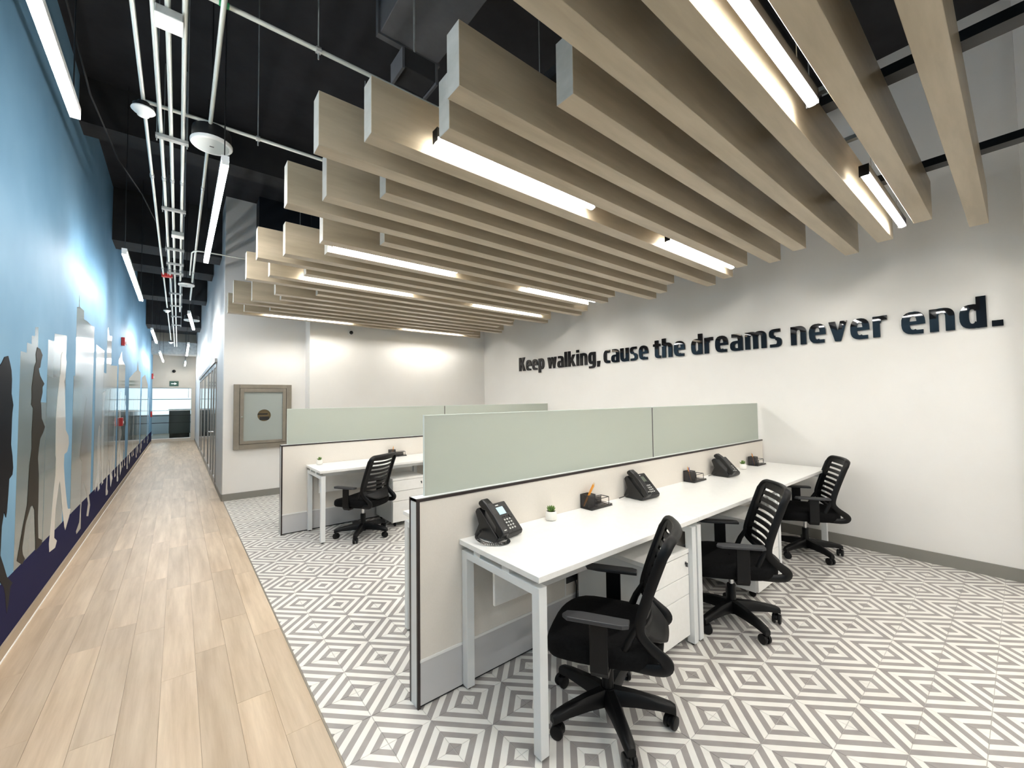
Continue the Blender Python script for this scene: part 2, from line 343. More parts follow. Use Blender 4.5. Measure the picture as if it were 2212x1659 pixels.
BLD = {'B1': [(3.997,1.815),(4.131,1.818),(4.131,1.885),(4.239,1.887),(4.239,1.945),(4.32,1.953),(4.32,2.016),(4.403,2.028),(4.408,1.884)],
'B1b': [(4.40,1.495),(5.056,1.481)], 'B2': [(4.695,1.973),(4.888,1.984),(4.897,2.047),(5.36,2.09)],
'T1': [(5.791,2.428),(5.885,2.445),(5.895,2.568),(5.934,2.454),(6.17,2.458),(6.184,2.368),(6.382,2.379),(6.629,2.375),(6.88,2.387)],
'T2': [(7.06,2.199),(7.762,2.19)], 'T3': [(8.0,2.231),(8.073,2.564),(8.194,2.455),(8.508,2.482)],
'T3b': [(7.77,1.9),(8.0,1.9),(8.5,2.05),(9.3,2.1)], 'T4': [(9.5,2.233),(9.891,2.389),(10.076,2.258),(10.589,2.195)],
'T5': [(11.4,2.0),(11.905,2.073),(12.588,2.182),(13.367,2.283),(13.59,2.524),(13.956,2.32),(14.621,2.301)], 'T6': [(15.2,2.2),(16.5,2.35),(18,2.1)],
'B0': [(1.2,1.9),(1.9,1.9),(1.9,2.1),(2.4,2.1),(2.4,1.8),(3.3,1.8)]}
NAVY = .435
def print_on_wall(pts, depth, name, m):
    return MB().prism(pts, 'x', XL - .001, XL + depth).build(name, m, wl)
print_on_wall([(YF + .01, .0), (YE - .01, .0), (YE - .01, NAVY), (YF + .01, NAVY)], .0018, 'mural_ground_band', 'mural_navy')
for i_, (k, q) in enumerate(BLD.items()):
    print_on_wall([(q[0][0], NAVY)] + q + [(q[-1][0], NAVY)], .0003 + .0001 * i_, 'mural_building', 'mural_building_sheen' if k in ('T1', 'T2', 'B2') else 'mural_building')
print_on_wall([(5.72, NAVY), (5.72, 1.75), (6.84, 1.75), (6.84, NAVY)], .0016, 'mural_building', 'mural_building')
print_on_wall([(7.06, NAVY), (7.06, 1.6), (7.75, 1.6), (7.75, NAVY)], .0016, 'mural_building', 'mural_building')
print_on_wall([(4.70, NAVY), (4.70, 1.70), (5.36, 1.66), (5.36, NAVY)], .0016, 'mural_building', 'mural_building')
for k, m in (('F1', 'mural_black'), ('F2', 'mural_brown'), ('F3', 'mural_white'), ('F4', 'mural_taupe'), ('F5', 'mural_grey_white'), ('F6', 'mural_grey_white')):
    print_on_wall(FIG[k], .0023, 'mural_figure', m)
for q, (y, src, m) in enumerate(((8.55, 'F3', 'mural_taupe'), (9.15, 'F2', 'mural_grey_white'), (9.9, 'F3', 'mural_white'), (10.7, 'F2', 'mural_taupe'), (11.6, 'F3', 'mural_grey_white'), (12.7, 'F2', 'mural_white'), (13.9, 'F3', 'mural_grey_white'), (15.2, 'F3', 'mural_taupe'), (16.8, 'F2', 'mural_grey_white'), (18.6, 'F3', 'mural_grey_white'))):
    c = sum(a for a, b in FIG[src]) / len(FIG[src])
    print_on_wall([(y + (a - c) * .9, (b - .3) * .93 + .18) for a, b in FIG[src]], .0022 + .00004 * q, 'mural_figure', m)

# ---- glazed panels and door in the corridor wall
mull = [9.02, 9.72, 10.45, 11.5, 13.1, 14.9, 16.15]
for i in range(6):
    y0, y1 = mull[i] + .03, mull[i + 1] - .03
    nm = 'door_1' if i == 0 else 'window_%d' % i
    r_ = struct(nm, MB().box(XC - .006, XC - .001, y0 + .05, y1 - .05, .12, 2.13), 'panel_glass', 'glazed corridor door with a lever handle' if i == 0 else None)
    f = MB().box(XC - .016, XC - .001, y0, y0 + .06, .01, 2.2).box(XC - .016, XC - .001, y1 - .06, y1, .01, 2.2).box(XC - .014, XC - .001, y0 + .07, y1 - .07, 2.12, 2.2).box(XC - .014, XC - .001, y0 + .07, y1 - .07, .01, .13)
    f.build('frame', 'alu_frame', r_)
    if i == 0:
        MB().tube([(XC - .03, y0 + .12, .96), (XC - .09, y0 + .12, .96), (XC - .09, y0 + .24, .96)], .011, 8).build('handle', 'chrome', r_, smooth=True)
struct('trim_3', MB().box(XC - .035, XC - .001, mull[0], mull[-1], 2.2, 2.27), 'alu_frame', 'aluminium head rail above the glazed panels')
# ---- glass front at the end of the corridor and the office behind it
struct('wall_end', MB().box(XL, XC, YE, YE + T, 2.1, ZC).box(XL, XC, YE, YE + T, -.1, .1).box(.40, XC, YE, YE + T, .1, 2.1), 'beige_paint', 'beige wall above the glass front at the corridor end')
gf = struct('window_7', MB().box(XL, .40, YE + .06, YE + .07, .1, 2.1), 'clear_glass', 'glass front at the end of the corridor')
fr = MB().box(XL, .40, YE + .05, YE + .08, 2.07, 2.1).box(XL, .40, YE + .05, YE + .08, .1, .13).box(.30, .33, YE + .05, YE + .08, 1.70, 2.07)
fr.build('frame', 'white_trim', gf)
for z in (1.0, .72): MB().box(XL, .40, YE + .045, YE + .058, z, z + .022).build('rail', 'black_metal', gf)
MB().box(XL, .40, YE + .045, YE + .058, 1.20, 1.225).build('rail', 'white_trim', gf)
struct('wall_office', MB().box(XL - 1.6, XL - 1.5, YE + T, 27, -.1, ZC).box(2.5, 2.6, YE + T, 27, -.1, ZC).box(XL - 1.5, 2.5, 26.9, 27, -.1, .9).box(XL - 1.5, 2.5, 26.9, 27, 2.6, ZC).box(XL - 1.5, XL - T, YE + T, YE + T + .05, -.1, ZC).box(XC + T, 2.5, YE + T, YE + T + .05, -.1, ZC), 'office_white', 'white walls of the office beyond the glass')
struct('floor', MB().box(XL - 1.5, XL - T, YE + T, 27, -.12, -.004).box(.538, 2.5, YE + T, 27, -.12, -.004), 'office_white')
struct('ceiling', MB().box(XL - 1.5, 2.5, YE + T + .05, 26.9, 3.0, 3.1), 'office_white')
dw = struct('window_8', MB().box(XL - 1.5, 2.5, 26.93, 26.96, .9, 2.6), 'daylight_pane', 'bright daylit window of the far office')
MB().box(XL - 1.5, 2.5, 26.90, 26.93, 1.68, 1.72).box(XL - 1.5, 2.5, 26.90, 26.93, .9, .94).build('frame', 'white_trim', dw)

# ================================================================== BAFFLE CEILING
ZB, ZT, BTH, BY0, BSP = 2.718, 2.992, .096, .118, .249
PATL = [.513, .95, .68, .513, 1.24, .85, .95, .68]       # left ends, repeating every eight baffles (n = 0 is the nearest in view)
PATR = [4.60, 4.165, 4.44, 4.61, 4.10, 4.28, 4.18, 4.45]
bc = thing('baffle_ceiling', 'suspended ceiling of staggered wood-look baffles on black carrier rails', 'baffle ceiling', (0, 0, ZB))
bm_cache = {}
for n in [*range(-10, -1), *range(0, 28)]:  # negative n: unseen baffles added behind the camera with the rear lamps
    xl, xr = PATL[n % 8], PATR[n % 8] + .004 * max(n, 0)
    key = (round(xl, 3), round(xr, 3))
    o = MB().box(xl, xr, 0, BTH, 0, ZT - ZB).build('baffle', 'baffle_wood', bc, bevel=.0015, seg=1)
    o.location = (0, BY0 + BSP * n, 0)
    o.data.materials.append(MATS['baffle_end'])
    for pl in o.data.polygons:
        if pl.normal.x < -.9: pl.material_index = 1
for x in (1.40, 2.66, 3.93):
    MB().box(x - .045, x + .045, -2.6, YB2 - .15, ZT - ZB + .001, ZT - ZB + .05).build('carrier_rail', 'black_metal', bc)
    for y in (-2, 1.0, 4.0, 6.8):
        MB().tube([(x, y, ZT - ZB + .05), (x, y, ZC - ZB)], .005, 6).build('hanger_rod', 'galvanised', bc)

# ================================================================== LINEAR LAMPS BETWEEN THE BAFFLES
def slat_lamp():
    t = thing('linear_lamp', '', 'lamp', (0, 0, 0), group='linear lamps between the baffles')
    h = MB().box(0, 1.19, -.022, .022, .014, .06).build('housing', 'black_metal', t)
    for x in (0, 1.186): MB().box(x, x + .004, -.024, .024, -.006, .060).build('end_cap', 'black_metal', t)
    pr = [(-.017, .014), (-.017, 0), (-.012, -.007), (0, -.009), (.012, -.007), (.017, 0), (.017, .014)]
    MB().prism(pr, 'x', .005, 1.185).build('lens', 'lamp_lens', t, smooth=True)
    for x in (.2, 1.0):
        MB().tube([(x, 0, .075), (x, 0, .33)], .002, 5).build('hanger_wire', 'galvanised', t)
    return t
s0 = slat_lamp(); first = True
rows = ((1, 'nearest to the camera'), (6, 'second row from the camera'), (13, 'middle row'), (17, 'second row from the back wall'), (26, 'row beside the back wall'), (-4, 'added unseen behind the camera'), (-8, 'added unseen, farthest to the rear'))  # negative n: unseen lamp rows added to light the room
for n, nm in rows:
    y = BY0 + BSP * n + BTH + .077
    for x, side in ((.97, 'left'), (3.09, 'right')):
        lab = 'lit linear lamp between the baffles, %s one of the %s' % (side, nm if 'row' in nm else 'row ' + nm)
        if first: s0['label'] = lab; s0.location = (x, y, 2.752); first = False
        else: dup(s0, lab, (x, y, 2.752))

# ================================================================== CORRIDOR SERVICES
def corridor_lamp(label, x, y0, y1, z=2.95, dx=0):
    ln = math.hypot(y1 - y0, dx); t = thing('pendant_lamp', label, 'lamp', (x, y0, z), -math.atan2(dx, y1 - y0), 'linear pendant lamps of the corridor')
    MB().box(-.020, .020, 0, ln, .006, .04).build('housing', 'white_metal', t)
    MB().box(-.018, .018, .004, ln - .004, -.018, .006).build('lens', 'lamp_lens_corridor', t)
    for q in (0, ln): MB().box(-.019, .019, q - .003, q + .003, -.018, .006).build('end_cap', 'white_metal', t)
    for q in (.06, ln - .06): MB().tube([(0, q, .05), (0, q, ZC - z)], .0035, 5).build('suspension_cable', 'black_metal', t)
    return t
z = 2.95; k = (z - CAM_H) / (2.5 - CAM_H)
Lx, Rx = -.30 * k, .142 * k
for lab, x, a, b, d in (('bright pendant lamp nearest along the mural wall', Lx, .4, 2.085, 0), ('second bright pendant lamp along the mural wall', Lx, 3.80, 5.45, 0), ('third pendant lamp along the mural wall', Lx, 7.57, 9.12, 0), ('last pendant lamp along the mural wall', Lx, 10.7, 13.2, 0),
                        ('bright pendant lamp hanging below the round ceiling speaker', Rx, 2.11, 3.70, 0), ('skewed pendant lamp beyond the dark ceiling beam', .08 * k, 5.94, 7.2, .07 * k), ('third pendant lamp on the glazed side of the corridor', .125 * k, 9.05, 11.2, 0), ('last pendant lamp on the glazed side of the corridor', .125 * k, 12.8, 14.3, 0), ('unseen pendant lamp added behind the camera in the corridor', Rx, -2.4, -.8, 0)):  # last entry: unseen lamp added behind the camera for light
    corridor_lamp(lab, x, a * k, b * k, z, d)
ZP = 3.3
for i, (x, lab) in enumerate(((-.19, 'leftmost pale conduit, carrying the smoke detectors'), (-.117, 'conduit at the left of the hanger racks'), (-.064, 'conduit in the middle of the hanger racks'), (-.001, 'conduit at the right of the hanger racks'), (.1375, 'rightmost conduit, passing the round speaker'))):
    t = thing('conduit', lab, 'conduit', (x, 0, ZP), 0, 'galvanised conduits along the corridor')
    y1 = (15.5, 17.0, 17.0, 10.5, 9.2)[i]
    MB().tube([(0, -2.5, 0), (0, y1, 0)], .0115 if i else .010, 8).build('pipe', 'pale_conduit', t, smooth=True)
    for y in (1.9, 4.3, 7.2): MB().tube([(0, y, 0), (0, y + .06, 0)], .0145, 8).build('coupling', 'galvanised', t, smooth=True)
for i, y in enumerate((1.2, 3.6, 4.93, 6.2, 6.85, 7.35, 8.7, 9.8, 11.0, 12.2)):
    t = thing('strut_hanger', 'strut hanger under the conduits, ' + ('just above the frame', 'nearest in view', 'second from the camera', 'third from the camera', 'fourth from the camera', 'fifth from the camera', 'sixth from the camera', 'third from the far end', 'second from the far end', 'farthest down the corridor')[i], 'hanger', (0, y, ZP), 0, 'strut hangers of the corridor')
    MB().box(-.145, .03, -.02, .02, -.034, -.0125).build('strut', 'galvanised', t)
    for x in (-.138, .023): MB().tube([(x, 0, -.06), (x, 0, ZC - ZP)], .004, 6).build('threaded_rod', 'galvanised', t)
# cross conduits
for y, x0, lab in ((2.275, -.05, 'conduit crossing the corridor above the nearest baffle ends'), (3.32, -.19, 'conduit crossing behind the round speaker')):
    t = thing('conduit', lab, 'conduit', (x0, y, ZP + .025), 0, 'cross conduits above the baffles')
    MB().tube([(0, 0, 0), (4.6, 0, 0)], .0115, 8).build('pipe', 'pale_conduit', t, smooth=True)
    for x in (.6, 2.2): MB().tube([(x, 0, -.05), (x, 0, ZC - ZP - .025)], .004, 6).build('threaded_rod', 'galvanised', t); MB().tube([(x - .012, 0, 0), (x + .012, 0, 0)], .018, 8).build('clamp', 'galvanised', t)
    if y < 3: MB().tube([(.17, 0, 0), (.21, 0, 0)], .0135, 8).build('tape', 'green_tape', t)
t = thing('conduit', 'bent conduit running from the corridor to the baffles near the back wall', 'conduit', (.10, 6.0, 3.25))
MB().tube([(0, 1.2, 0), (0, .12, 0), (.02, .04, 0), (.06, .01, 0), (.12, 0, 0), (1.2, 0, 0)], .008, 8).build('pipe', 'pale_conduit', t, smooth=True)
# smoke detectors
def detector(lab, y, x=-.19):
    t = thing('smoke_detector', lab, 'detector', (x, y, ZP - .075), 0, 'smoke detectors of the corridor')
    MB().lathe([(.05, .045), (.052, .03), (.052, .024)], 20).build('mount', 'black_metal', t, smooth=True)
    MB().lathe([(.055, .024), (.058, .016), (.048, .006), (.032, -.002), (.028, -.016), (.016, -.022), (0.001, -.022)], 20).build('dome', 'detector_white', t, smooth=True)
    MB().tube([(0, 0, .045), (0, 0, .066)], .03, 10).build('box', 'black_metal', t)
detector('white smoke detector on the leftmost conduit, nearest', 3.28); detector('white smoke detector far down the corridor', 10.2); detector('white smoke detector at the corridor end', 15.4)
def speaker(lab, x, y, z, r):
    t = thing('ceiling_speaker', lab, 'speaker', (x, y, z), 0, 'round pendant speakers')
    MB().lathe([(r * .93, .02), (r * .93, .095), (r * .9, .105), (.001, .105)], 28).build('can', 'black_metal', t, smooth=True)
    MB().lathe([(r, .02), (r, .006), (r * .96, 0), (r * .83, 0), (r * .83, .004), (.001, .005)], 28).build('rim', 'detector_white', t, smooth=True)
    MB().lathe([(r * .82, .0035), (r * .82, .001), (.001, -.002)], 28).build('grille', 'speaker_grille', t, smooth=True)
    MB().box(-.012, .012, -.004, .004, -.004, -.001).build('badge', 'grey_plastic', t)
    MB().tube([(0, .03, .105), (0, .03, ZC - z)], .004, 5).build('suspension_cable', 'black_metal', t)
speaker('large round white speaker hanging in a black can', .151, 3.38, 3.2, .118); speaker('round speaker far down the corridor', .19, 10.6, 3.15, .13)
speaker('small round speaker beside the hanger racks', .07, 7.9, 3.25, .10)
for lab, x, y in (('white square junction box among the nearest conduits', -.058, 2.45), ('white junction box on the conduits above the dark beam', -.03, 5.6)):
    t = thing('junction_box', lab, 'junction box', (x, y, ZP - .055), 0, 'junction boxes on the conduits')
    MB().box(-.05, .05, -.05, .05, 0, .04).build('body', 'galvanised', t, bevel=.003); MB().box(-.052, .052, -.052, .052, -.004, 0).build('cover', 'detector_white', t, bevel=.002)
t = thing('alarm_box', 'small red alarm box on the conduits', 'alarm', (-.15, 7.6, ZP - .03)); MB().box(-.06, .06, -.04, .04, 0, .05).build('body', 'alarm_red', t, bevel=.004)
# ducts and boxes above the baffles
t = thing('air_duct', 'grey painted air duct above the near baffles', 'duct', (1.25, 1.65, 3.97))
MB().box(-.22, .22, 0, 1.05, 0, .45).build('duct_body', 'duct_paint', t, bevel=.005)
for y in (.0, 1.0): MB().box(-.235, .235, y, y + .04, -.015, .465).build('flange', 'duct_paint', t)
t = thing('ceiling_bracket', 'dark metal bracket box above the second baffle', 'bracket', (1.10, 2.28, 3.42))
MB().box(-.1, .1, -.08, .08, 0, .12).build('body', 'dark_concrete', t, bevel=.004); [MB().box(q, q + .015, -.085, .085, -.015, .11).build('cheek', 'duct_paint', t) for q in (-.116, .101)]; MB().tube([(0, 0, .12), (0, 0, .533)], .006, 6).build('rod', 'galvanised', t)
t = thing('service_pipe', 'grey service pipe above the near right lamp', 'pipe', (1.2, .72, 3.14))
MB().tube([(0, 0, 0), (3.85, 0, 0)], .03, 12).build('pipe', 'pale_conduit', t, smooth=True)
for x in (.55, 1.45, 2.1, 2.9): MB().box(x - .02, x + .02, -.12, .12, -.055, -.031).build('strut', 'galvanised', t)
t = thing('cable', 'black cable looping along the mural side of the ceiling', 'cable', (0, 0, 0))
MB().tube([(-.60, 3.2, 4.3), (-.57, 3.6, 3.95), (-.52, 4.1, 3.68), (-.42, 4.7, 3.52), (-.30, 5.3, 3.5), (-.19, 5.9, 3.4)], .006, 6).build('strand', 'dark_concrete', t, smooth=True)

# ================================================================== SLOGAN ON THE RIGHT WALL
S = .25
class G(MB):
    def bar(s, x0, y0, x1, y1): return s.poly([(x0, y0), (x1, y0), (x1, y1), (x0, y1)])
    def poly(s, p): s.pl.append(p); return s
    def __init__(s): super().__init__(); s.pl = []
    def arc(s, cx, cy, rx, ry, a0, a1, tx=S, ty=.2, n=18, e=2.6):
        def se(r1, r2, a):
            c, d = math.cos(a), math.sin(a)
            return (cx + r1 * math.copysign(abs(c) ** (2 / e), c), cy + r2 * math.copysign(abs(d) ** (2 / e), d))
        for i in range(n):
            a, b = R(a0 + (a1 - a0) * i / n), R(a0 + (a1 - a0) * (i + 1) / n)
            s.poly([se(rx, ry, a), se(rx, ry, b), se(rx - tx, ry - ty, b), se(rx - tx, ry - ty, a)])
        return s
A_ = 1.31
def gl_n(): return G().bar(0, 0, S, 1).arc(.34, .62, .34, .39, 0, 150).bar(.68 - S, 0, .68, .63), .68
def gl_h(): return G().bar(0, 0, S, A_).arc(.34, .62, .34, .39, 0, 150).bar(.68 - S, 0, .68, .63), .68
def gl_m():
    g = G().bar(0, 0, S, 1)
    g.arc(.32, .62, .32, .39, 0, 150).bar(.64 - S, 0, .64, .63); g.arc(.72, .62, .32, .39, 0, 150).bar(1.04 - S, 0, 1.04, .63); return g, 1.04
def gl_u(): return G().bar(.68 - S, 0, .68, 1).arc(.34, .38, .34, .39, 180, 330).bar(0, .37, S, 1), .68
def gl_r(): return G().bar(0, 0, S, 1).arc(.36, .60, .32, .41, 75, 165).bar(.34, .80, .50, 1.01), .50
def gl_e(): return G().arc(.35, .5, .35, .51, 0, 300).bar(.12, .42, .70, .57).bar(.30, -.01, .64, .17), .70
def gl_c(): return G().arc(.35, .5, .35, .51, 62, 298).bar(.36, .81, .56, 1.01).bar(.36, -.01, .56, .19), .57
def gl_a(): return G().bar(.66 - S, 0, .66, .65).arc(.33, .62, .33, .39, 0, 110).bar(.08, .81, .36, 1.01).arc(.31, .29, .31, .30, 80, 290, S, .16).bar(.28, .43, .5, .59).bar(.28, -.01, .46, .15), .66
def gl_s():
    g = G().arc(.29, .74, .29, .27, 60, 270, .22, .17).arc(.29, .27, .29, .28, -120, 90, .22, .17)
    return g.bar(.26, .83, .52, 1.01).bar(.04, -.01, .30, .16).bar(.24, .46, .34, .56), .58
def gl_d(): return G().arc(.33, .5, .33, .51, 40, 320).bar(.68 - S, 0, .68, A_).bar(.3, .81, .5, 1.0).bar(.3, 0, .5, .19), .68
def gl_p(): return G().arc(.35, .5, .33, .51, -140, 140).bar(0, -.30, S, 1).bar(.2, .81, .4, 1.0).bar(.2, 0, .4, .19), .68
def gl_g(): return G().arc(.33, .52, .33, .49, 40, 320).bar(.66 - S, 0, .66, 1).bar(.3, .81, .5, 1.0).bar(.3, .03, .5, .22).arc(.33, .02, .33, .32, 250, 360, S, .17).bar(.06, -.30, .30, -.13), .66
def gl_k(): return G().bar(0, 0, S, A_).poly([(.20, .46), (.46, 1), (.72, 1), (.40, .40)]).poly([(.22, .62), (.48, 0), (.76, 0), (.42, .66)]), .74
def gl_K(): return G().bar(0, 0, .27, A_).poly([(.22, .58), (.50, A_), (.80, A_), (.46, .58)]).poly([(.24, .80), (.54, 0), (.85, 0), (.50, .84)]), .82
def gl_v(): return G().poly([(0, 1), (.26, 1), (.46, 0), (.24, 0)]).poly([(.46, 1), (.72, 1), (.48, 0), (.26, 0)]), .72
def gl_w():
    return G().poly([(0, 1), (.25, 1), (.38, 0), (.17, 0)]).poly([(.40, 1), (.58, 1), (.36, 0), (.18, 0)]).poly([(.42, 1), (.60, 1), (.82, 0), (.64, 0)]).poly([(.75, 1), (1.0, 1), (.83, 0), (.62, 0)]), 1.0
def gl_i(): return G().bar(0, 0, S, 1).bar(0, 1.11, S, 1.33), S
def gl_l(): return G().bar(0, 0, S, A_), S
def gl_t(): return G().bar(.12, .2, .12 + S, 1.24).bar(0, .82, .50, 1.0).arc(.44, .28, .32, .29, 180, 270).bar(.40, -.01, .52, .17), .50
def gl_comma(): return G().poly([(.04, .24), (.30, .24), (.22, -.22), (.02, -.22)]), .30
def gl_dot(): return G().bar(0, 0, .27, .24), .27
GL = dict(n=gl_n, h=gl_h, m=gl_m, u=gl_u, r=gl_r, e=gl_e, c=gl_c, a=gl_a, s=gl_s, d=gl_d, p=gl_p, g=gl_g, k=gl_k, K=gl_K, v=gl_v, w=gl_w, i=gl_i, l=gl_l, t=gl_t)
GL[','] = gl_comma; GL['.'] = gl_dot
sl = thing('wall_slogan', 'glossy black raised lettering reading "Keep walking, cause the dreams never end." on the white wall', 'lettering', (XR, 6.11, 2.012))
XH = .197
for word, ya, yb in (('Keep', 6.11, 5.41), ('walking,', 5.32, 4.14), ('cause', 4.07, 3.29), ('the', 3.21, 2.75), ('dreams', 2.665, 1.64), ('never', 1.555, .777), ('end.', .682, .085)):
    gl = [GL[c]() for c in word]; gap = .115
    tot = sum(w_ for _, w_ in gl) + gap * (len(gl) - 1); f = (ya - yb) / tot; x = 0
    for c, (g, w_) in zip(word, gl):
        mb = MB()
        for i_, q in enumerate(g.pl):
            mb.prism([(6.11 * 0 + (ya - 6.11) - (x + a) * f, b * XH) for a, b in q], 'x', -.022 - .00006 * i_, -.001)
        o = mb.build('letter', 'letter_black', sl); o['label'] = 'letter %s' % c if c.isalpha() else ('comma' if c == ',' else 'full stop')
        x += w_ + gap

# ================================================================== BACK WALL CABINET, CAMERA, ALARMS, SIGN
t = thing('hose_cabinet', 'taupe metal wall cabinet with frosted door and round clear window', 'cabinet', (.655, YB, .755))
W_, H_ = .79, 1.0
MB().box(0, .075, -.05, -.001, 0, H_).box(W_ - .075, W_, -.05, -.001, 0, H_).box(.075, W_ - .075, -.05, -.001, H_ - .06, H_).box(.075, W_ - .075, -.05, -.001, 0, .075).build('frame', 'taupe_metal', t, bevel=.003)
d = MB().box(.08, .13, -.058, -.012, .08, H_ - .065).box(W_ - .13, W_ - .08, -.058, -.012, .08, H_ - .065).box(.13, W_ - .13, -.058, -.012, H_ - .12, H_ - .065).box(.13, W_ - .13, -.058, -.012, .08, .125).build('door', 'taupe_metal', t, bevel=.003)
ring = []
cx, cz, r = .405, .515, .092; x0, x1, z0, z1 = .13, W_ - .13, .125, H_ - .12
mb = MB(); vs = []
angs = sorted([2 * math.pi * k / 32 - math.pi for k in range(32)] + [math.atan2(b_ - cz, a_ - cx) for a_ in (x0, x1) for b_ in (z0, z1)]); NN = len(angs)
for a in angs:
    c_, s_ = math.cos(a), math.sin(a)
    q = min((x1 - cx) / c_ if c_ > 1e-6 else (x0 - cx) / c_ if c_ < -1e-6 else 9, (z1 - cz) / s_ if s_ > 1e-6 else (z0 - cz) / s_ if s_ < -1e-6 else 9)
    vs += [(cx + r * c_, -.035, cz + r * s_), (cx + q * c_, -.035, cz + q * s_)]
mb.add(vs, [(2 * k, 2 * k + 1, 2 * ((k + 1) % NN) + 1, 2 * ((k + 1) % NN)) for k in range(NN)])
go = mb.build('frosted_pane', 'cabinet_glass', d)
MB().prism([(cx + .1 * math.cos(2 * math.pi * k / 32), cz + .1 * math.sin(2 * math.pi * k / 32)) for k in range(32)], 'y', -.012, -.002).build('hose_disc', 'brass_brown', t)
MB().box(cx - .06, cx + .07, -.02, -.013, cz - .075, cz - .02).box(cx - .09, cx + .05, -.02, -.013, cz + .01, cz + .03).build('hose_bracket', 'dark_hole', t)
MB().tube([(.105, -.058, .5), (.105, -.075, .5)], .012, 10).build('knob', 'chrome', d, smooth=True)
t = thing('dome_camera', 'small white dome camera on the back wall below the baffles', 'camera', (2.31, YB2, 2.66))
MB().lathe([(.05, 0), (.05, .02), (.045, .03), (.001, .03)], 20, M=Matrix.Rotation(R(90), 4, 'X')).build('mount', 'detector_white', t, smooth=True)
MB().lathe([(.032, .03), (.030, .045), (.018, .058), (.001, .062)], 18, M=Matrix.Rotation(R(90), 4, 'X')).build('lens_dome', 'camera_black', t, smooth=True)
t = thing('dome_camera', 'tiny dark dome camera on the beige wall at the corridor end', 'camera', (-.15, YE, 2.75))
MB().lathe([(.06, 0), (.06, .03), (.04, .06), (.001, .07)], 14, M=Matrix.Rotation(R(90), 4, 'X')).build('mount', 'camera_black', t, smooth=True)
def alarm(lab, y, z, w_, h_, strobe):
    t = thing('fire_alarm', lab, 'alarm', (XL, y, z), 0, 'red fire alarms on the mural wall')
    MB().box(.002, .05, -w_ / 2, w_ / 2, 0, h_).build('body', 'alarm_red', t, bevel=.006)
    if strobe: MB().box(.05, .075, -w_ * .3, w_ * .3, h_ * .15, h_ * .5).build('strobe_lens', 'detector_white', t, bevel=.004)
    else: MB().box(.05, .06, -w_ * .25, w_ * .25, h_ * .3, h_ * .6).build('pull_bar', 'detector_white', t, bevel=.002)
alarm('red fire alarm strobe high on the mural wall', 9.8, 2.49, .10, .14, True); alarm('red manual call point low on the mural wall', 9.75, 1.10, .12, .14, False)
alarm('red call point at the far end of the mural wall', 20.0, 1.0, .16, .2, False); alarm('red strobe at the far end of the mural wall', 20.3, 2.4, .16, .2, True)
t = thing('exit_sign', 'green sign with white arrow over the glass front', 'sign', (-.14, YE - .004, 2.16))
MB().box(-.14, .14, -.012, 0, 0, .20).build('plate', 'sign_green', t)
MB().prism([(-.09, .085), (.01, .085), (.01, .05), (.09, .10), (.01, .15), (.01, .115), (-.09, .115)], 'y', -.016, -.012).build('arrow', 'sign_white', t)
t = thing('storage_cabinet', 'dark grey cabinet with papers on top behind the far glass front', 'cabinet', (.06, YE + 1.0, 0))
MB().box(-.35, .34, 0, .5, .25, 1.22).build('body', 'office_cabinet', t, bevel=.006); MB().box(-.33, .32, .02, .48, 0, .25).build('plinth', 'camera_black', t); MB().box(-.37, .36, -.02, .52, 1.22, 1.25).build('top', 'white_laminate', t)

# ================================================================== CUBICLE PARTITIONS
def partition(name_label, y0, x0, x1, xg):
    t = thing('cubicle_partition', name_label, 'partition', (x0, y0, 0), 0, 'cubicle partitions with frosted glass')
    w_, d_, h_ = x1 - x0, .088, .99
    MB().box(.012, w_, .004, d_ - .004, .226, h_ - .012).build('fabric_panel', 'panel_fabric', t)
    MB().box(.012, w_, 0, d_, .213, .226).build('seam_trim', 'white_trim', t)
    MB().box(.012, w_, .004, d_ - .004, .012, .213).build('raceway_cover', 'raceway_grey', t)
    MB().box(.012, w_ - .01, .012, d_ - .012, 0, .012).build('plinth', 'black_metal', t)
    MB().box(0, w_, .012, d_ - .012, h_ - .012, h_ + .002).build('top_cap', 'white_metal', t)
    MB().box(0, w_, 0, .012, h_ - .014, h_).box(0, w_, d_ - .012, d_, h_ - .014, h_).box(0, .012, .012, d_ - .012, h_ - .014, h_).build('top_edge', 'dark_trim', t)
    MB().box(.002, .012, .012, d_ - .012, 0, h_ - .014).build('end_cap', 'white_metal', t)
    for a in (0, d_ - .012): MB().box(0, .014, a, a + .012, 0, h_ - .014).build('end_edge', 'dark_trim', t)
    for (a, b) in xg:
        g = MB().box(a - x0, b - x0, .039, .049, h_ + .002, 1.392).build('glass_panel', 'frosted_glass', t)
        MB().box(a - x0, b - x0, .0385, .0495, 1.392, 1.396).box(a - x0 - .003, a - x0, .0385, .0495, h_ + .002, 1.396).build('glass_edge', 'glass_edge', g)
    for i in range(len(xg) - 1): MB().box(xg[i][1] - x0 + .001, xg[i + 1][0] - x0 - .004, .038, .05, h_ + .002, 1.39).build('joint', 'dark_trim', t)
    return t
P1 = partition('near cubicle partition with frosted glass, beside the black phones', 1.862, .905, 5.10, ((.965, 2.985), (2.999, 5.09)))
MB().box(1.01, 1.016, .001, .004, .226, .62).build('panel_joint', 'white_trim', P1)
ou = MB().box(1.02, 1.12, -.003, .004, .30, .37).build('outlet', 'grey_plastic', P1, bevel=.003)
MB().tube([(1.07, -.004, .34), (1.075, -.02, .33), (1.085, -.025, .28), (1.085, -.02, .2), (1.08, -.01, .03)], .004, 6).build('power_cord', 'black_plastic', P1, smooth=True)
P2 = partition('far cubicle partition with frosted glass, nearer the back wall', 5.215, .90, 5.05, ((.965, 2.985), (2.999, 5.04)))

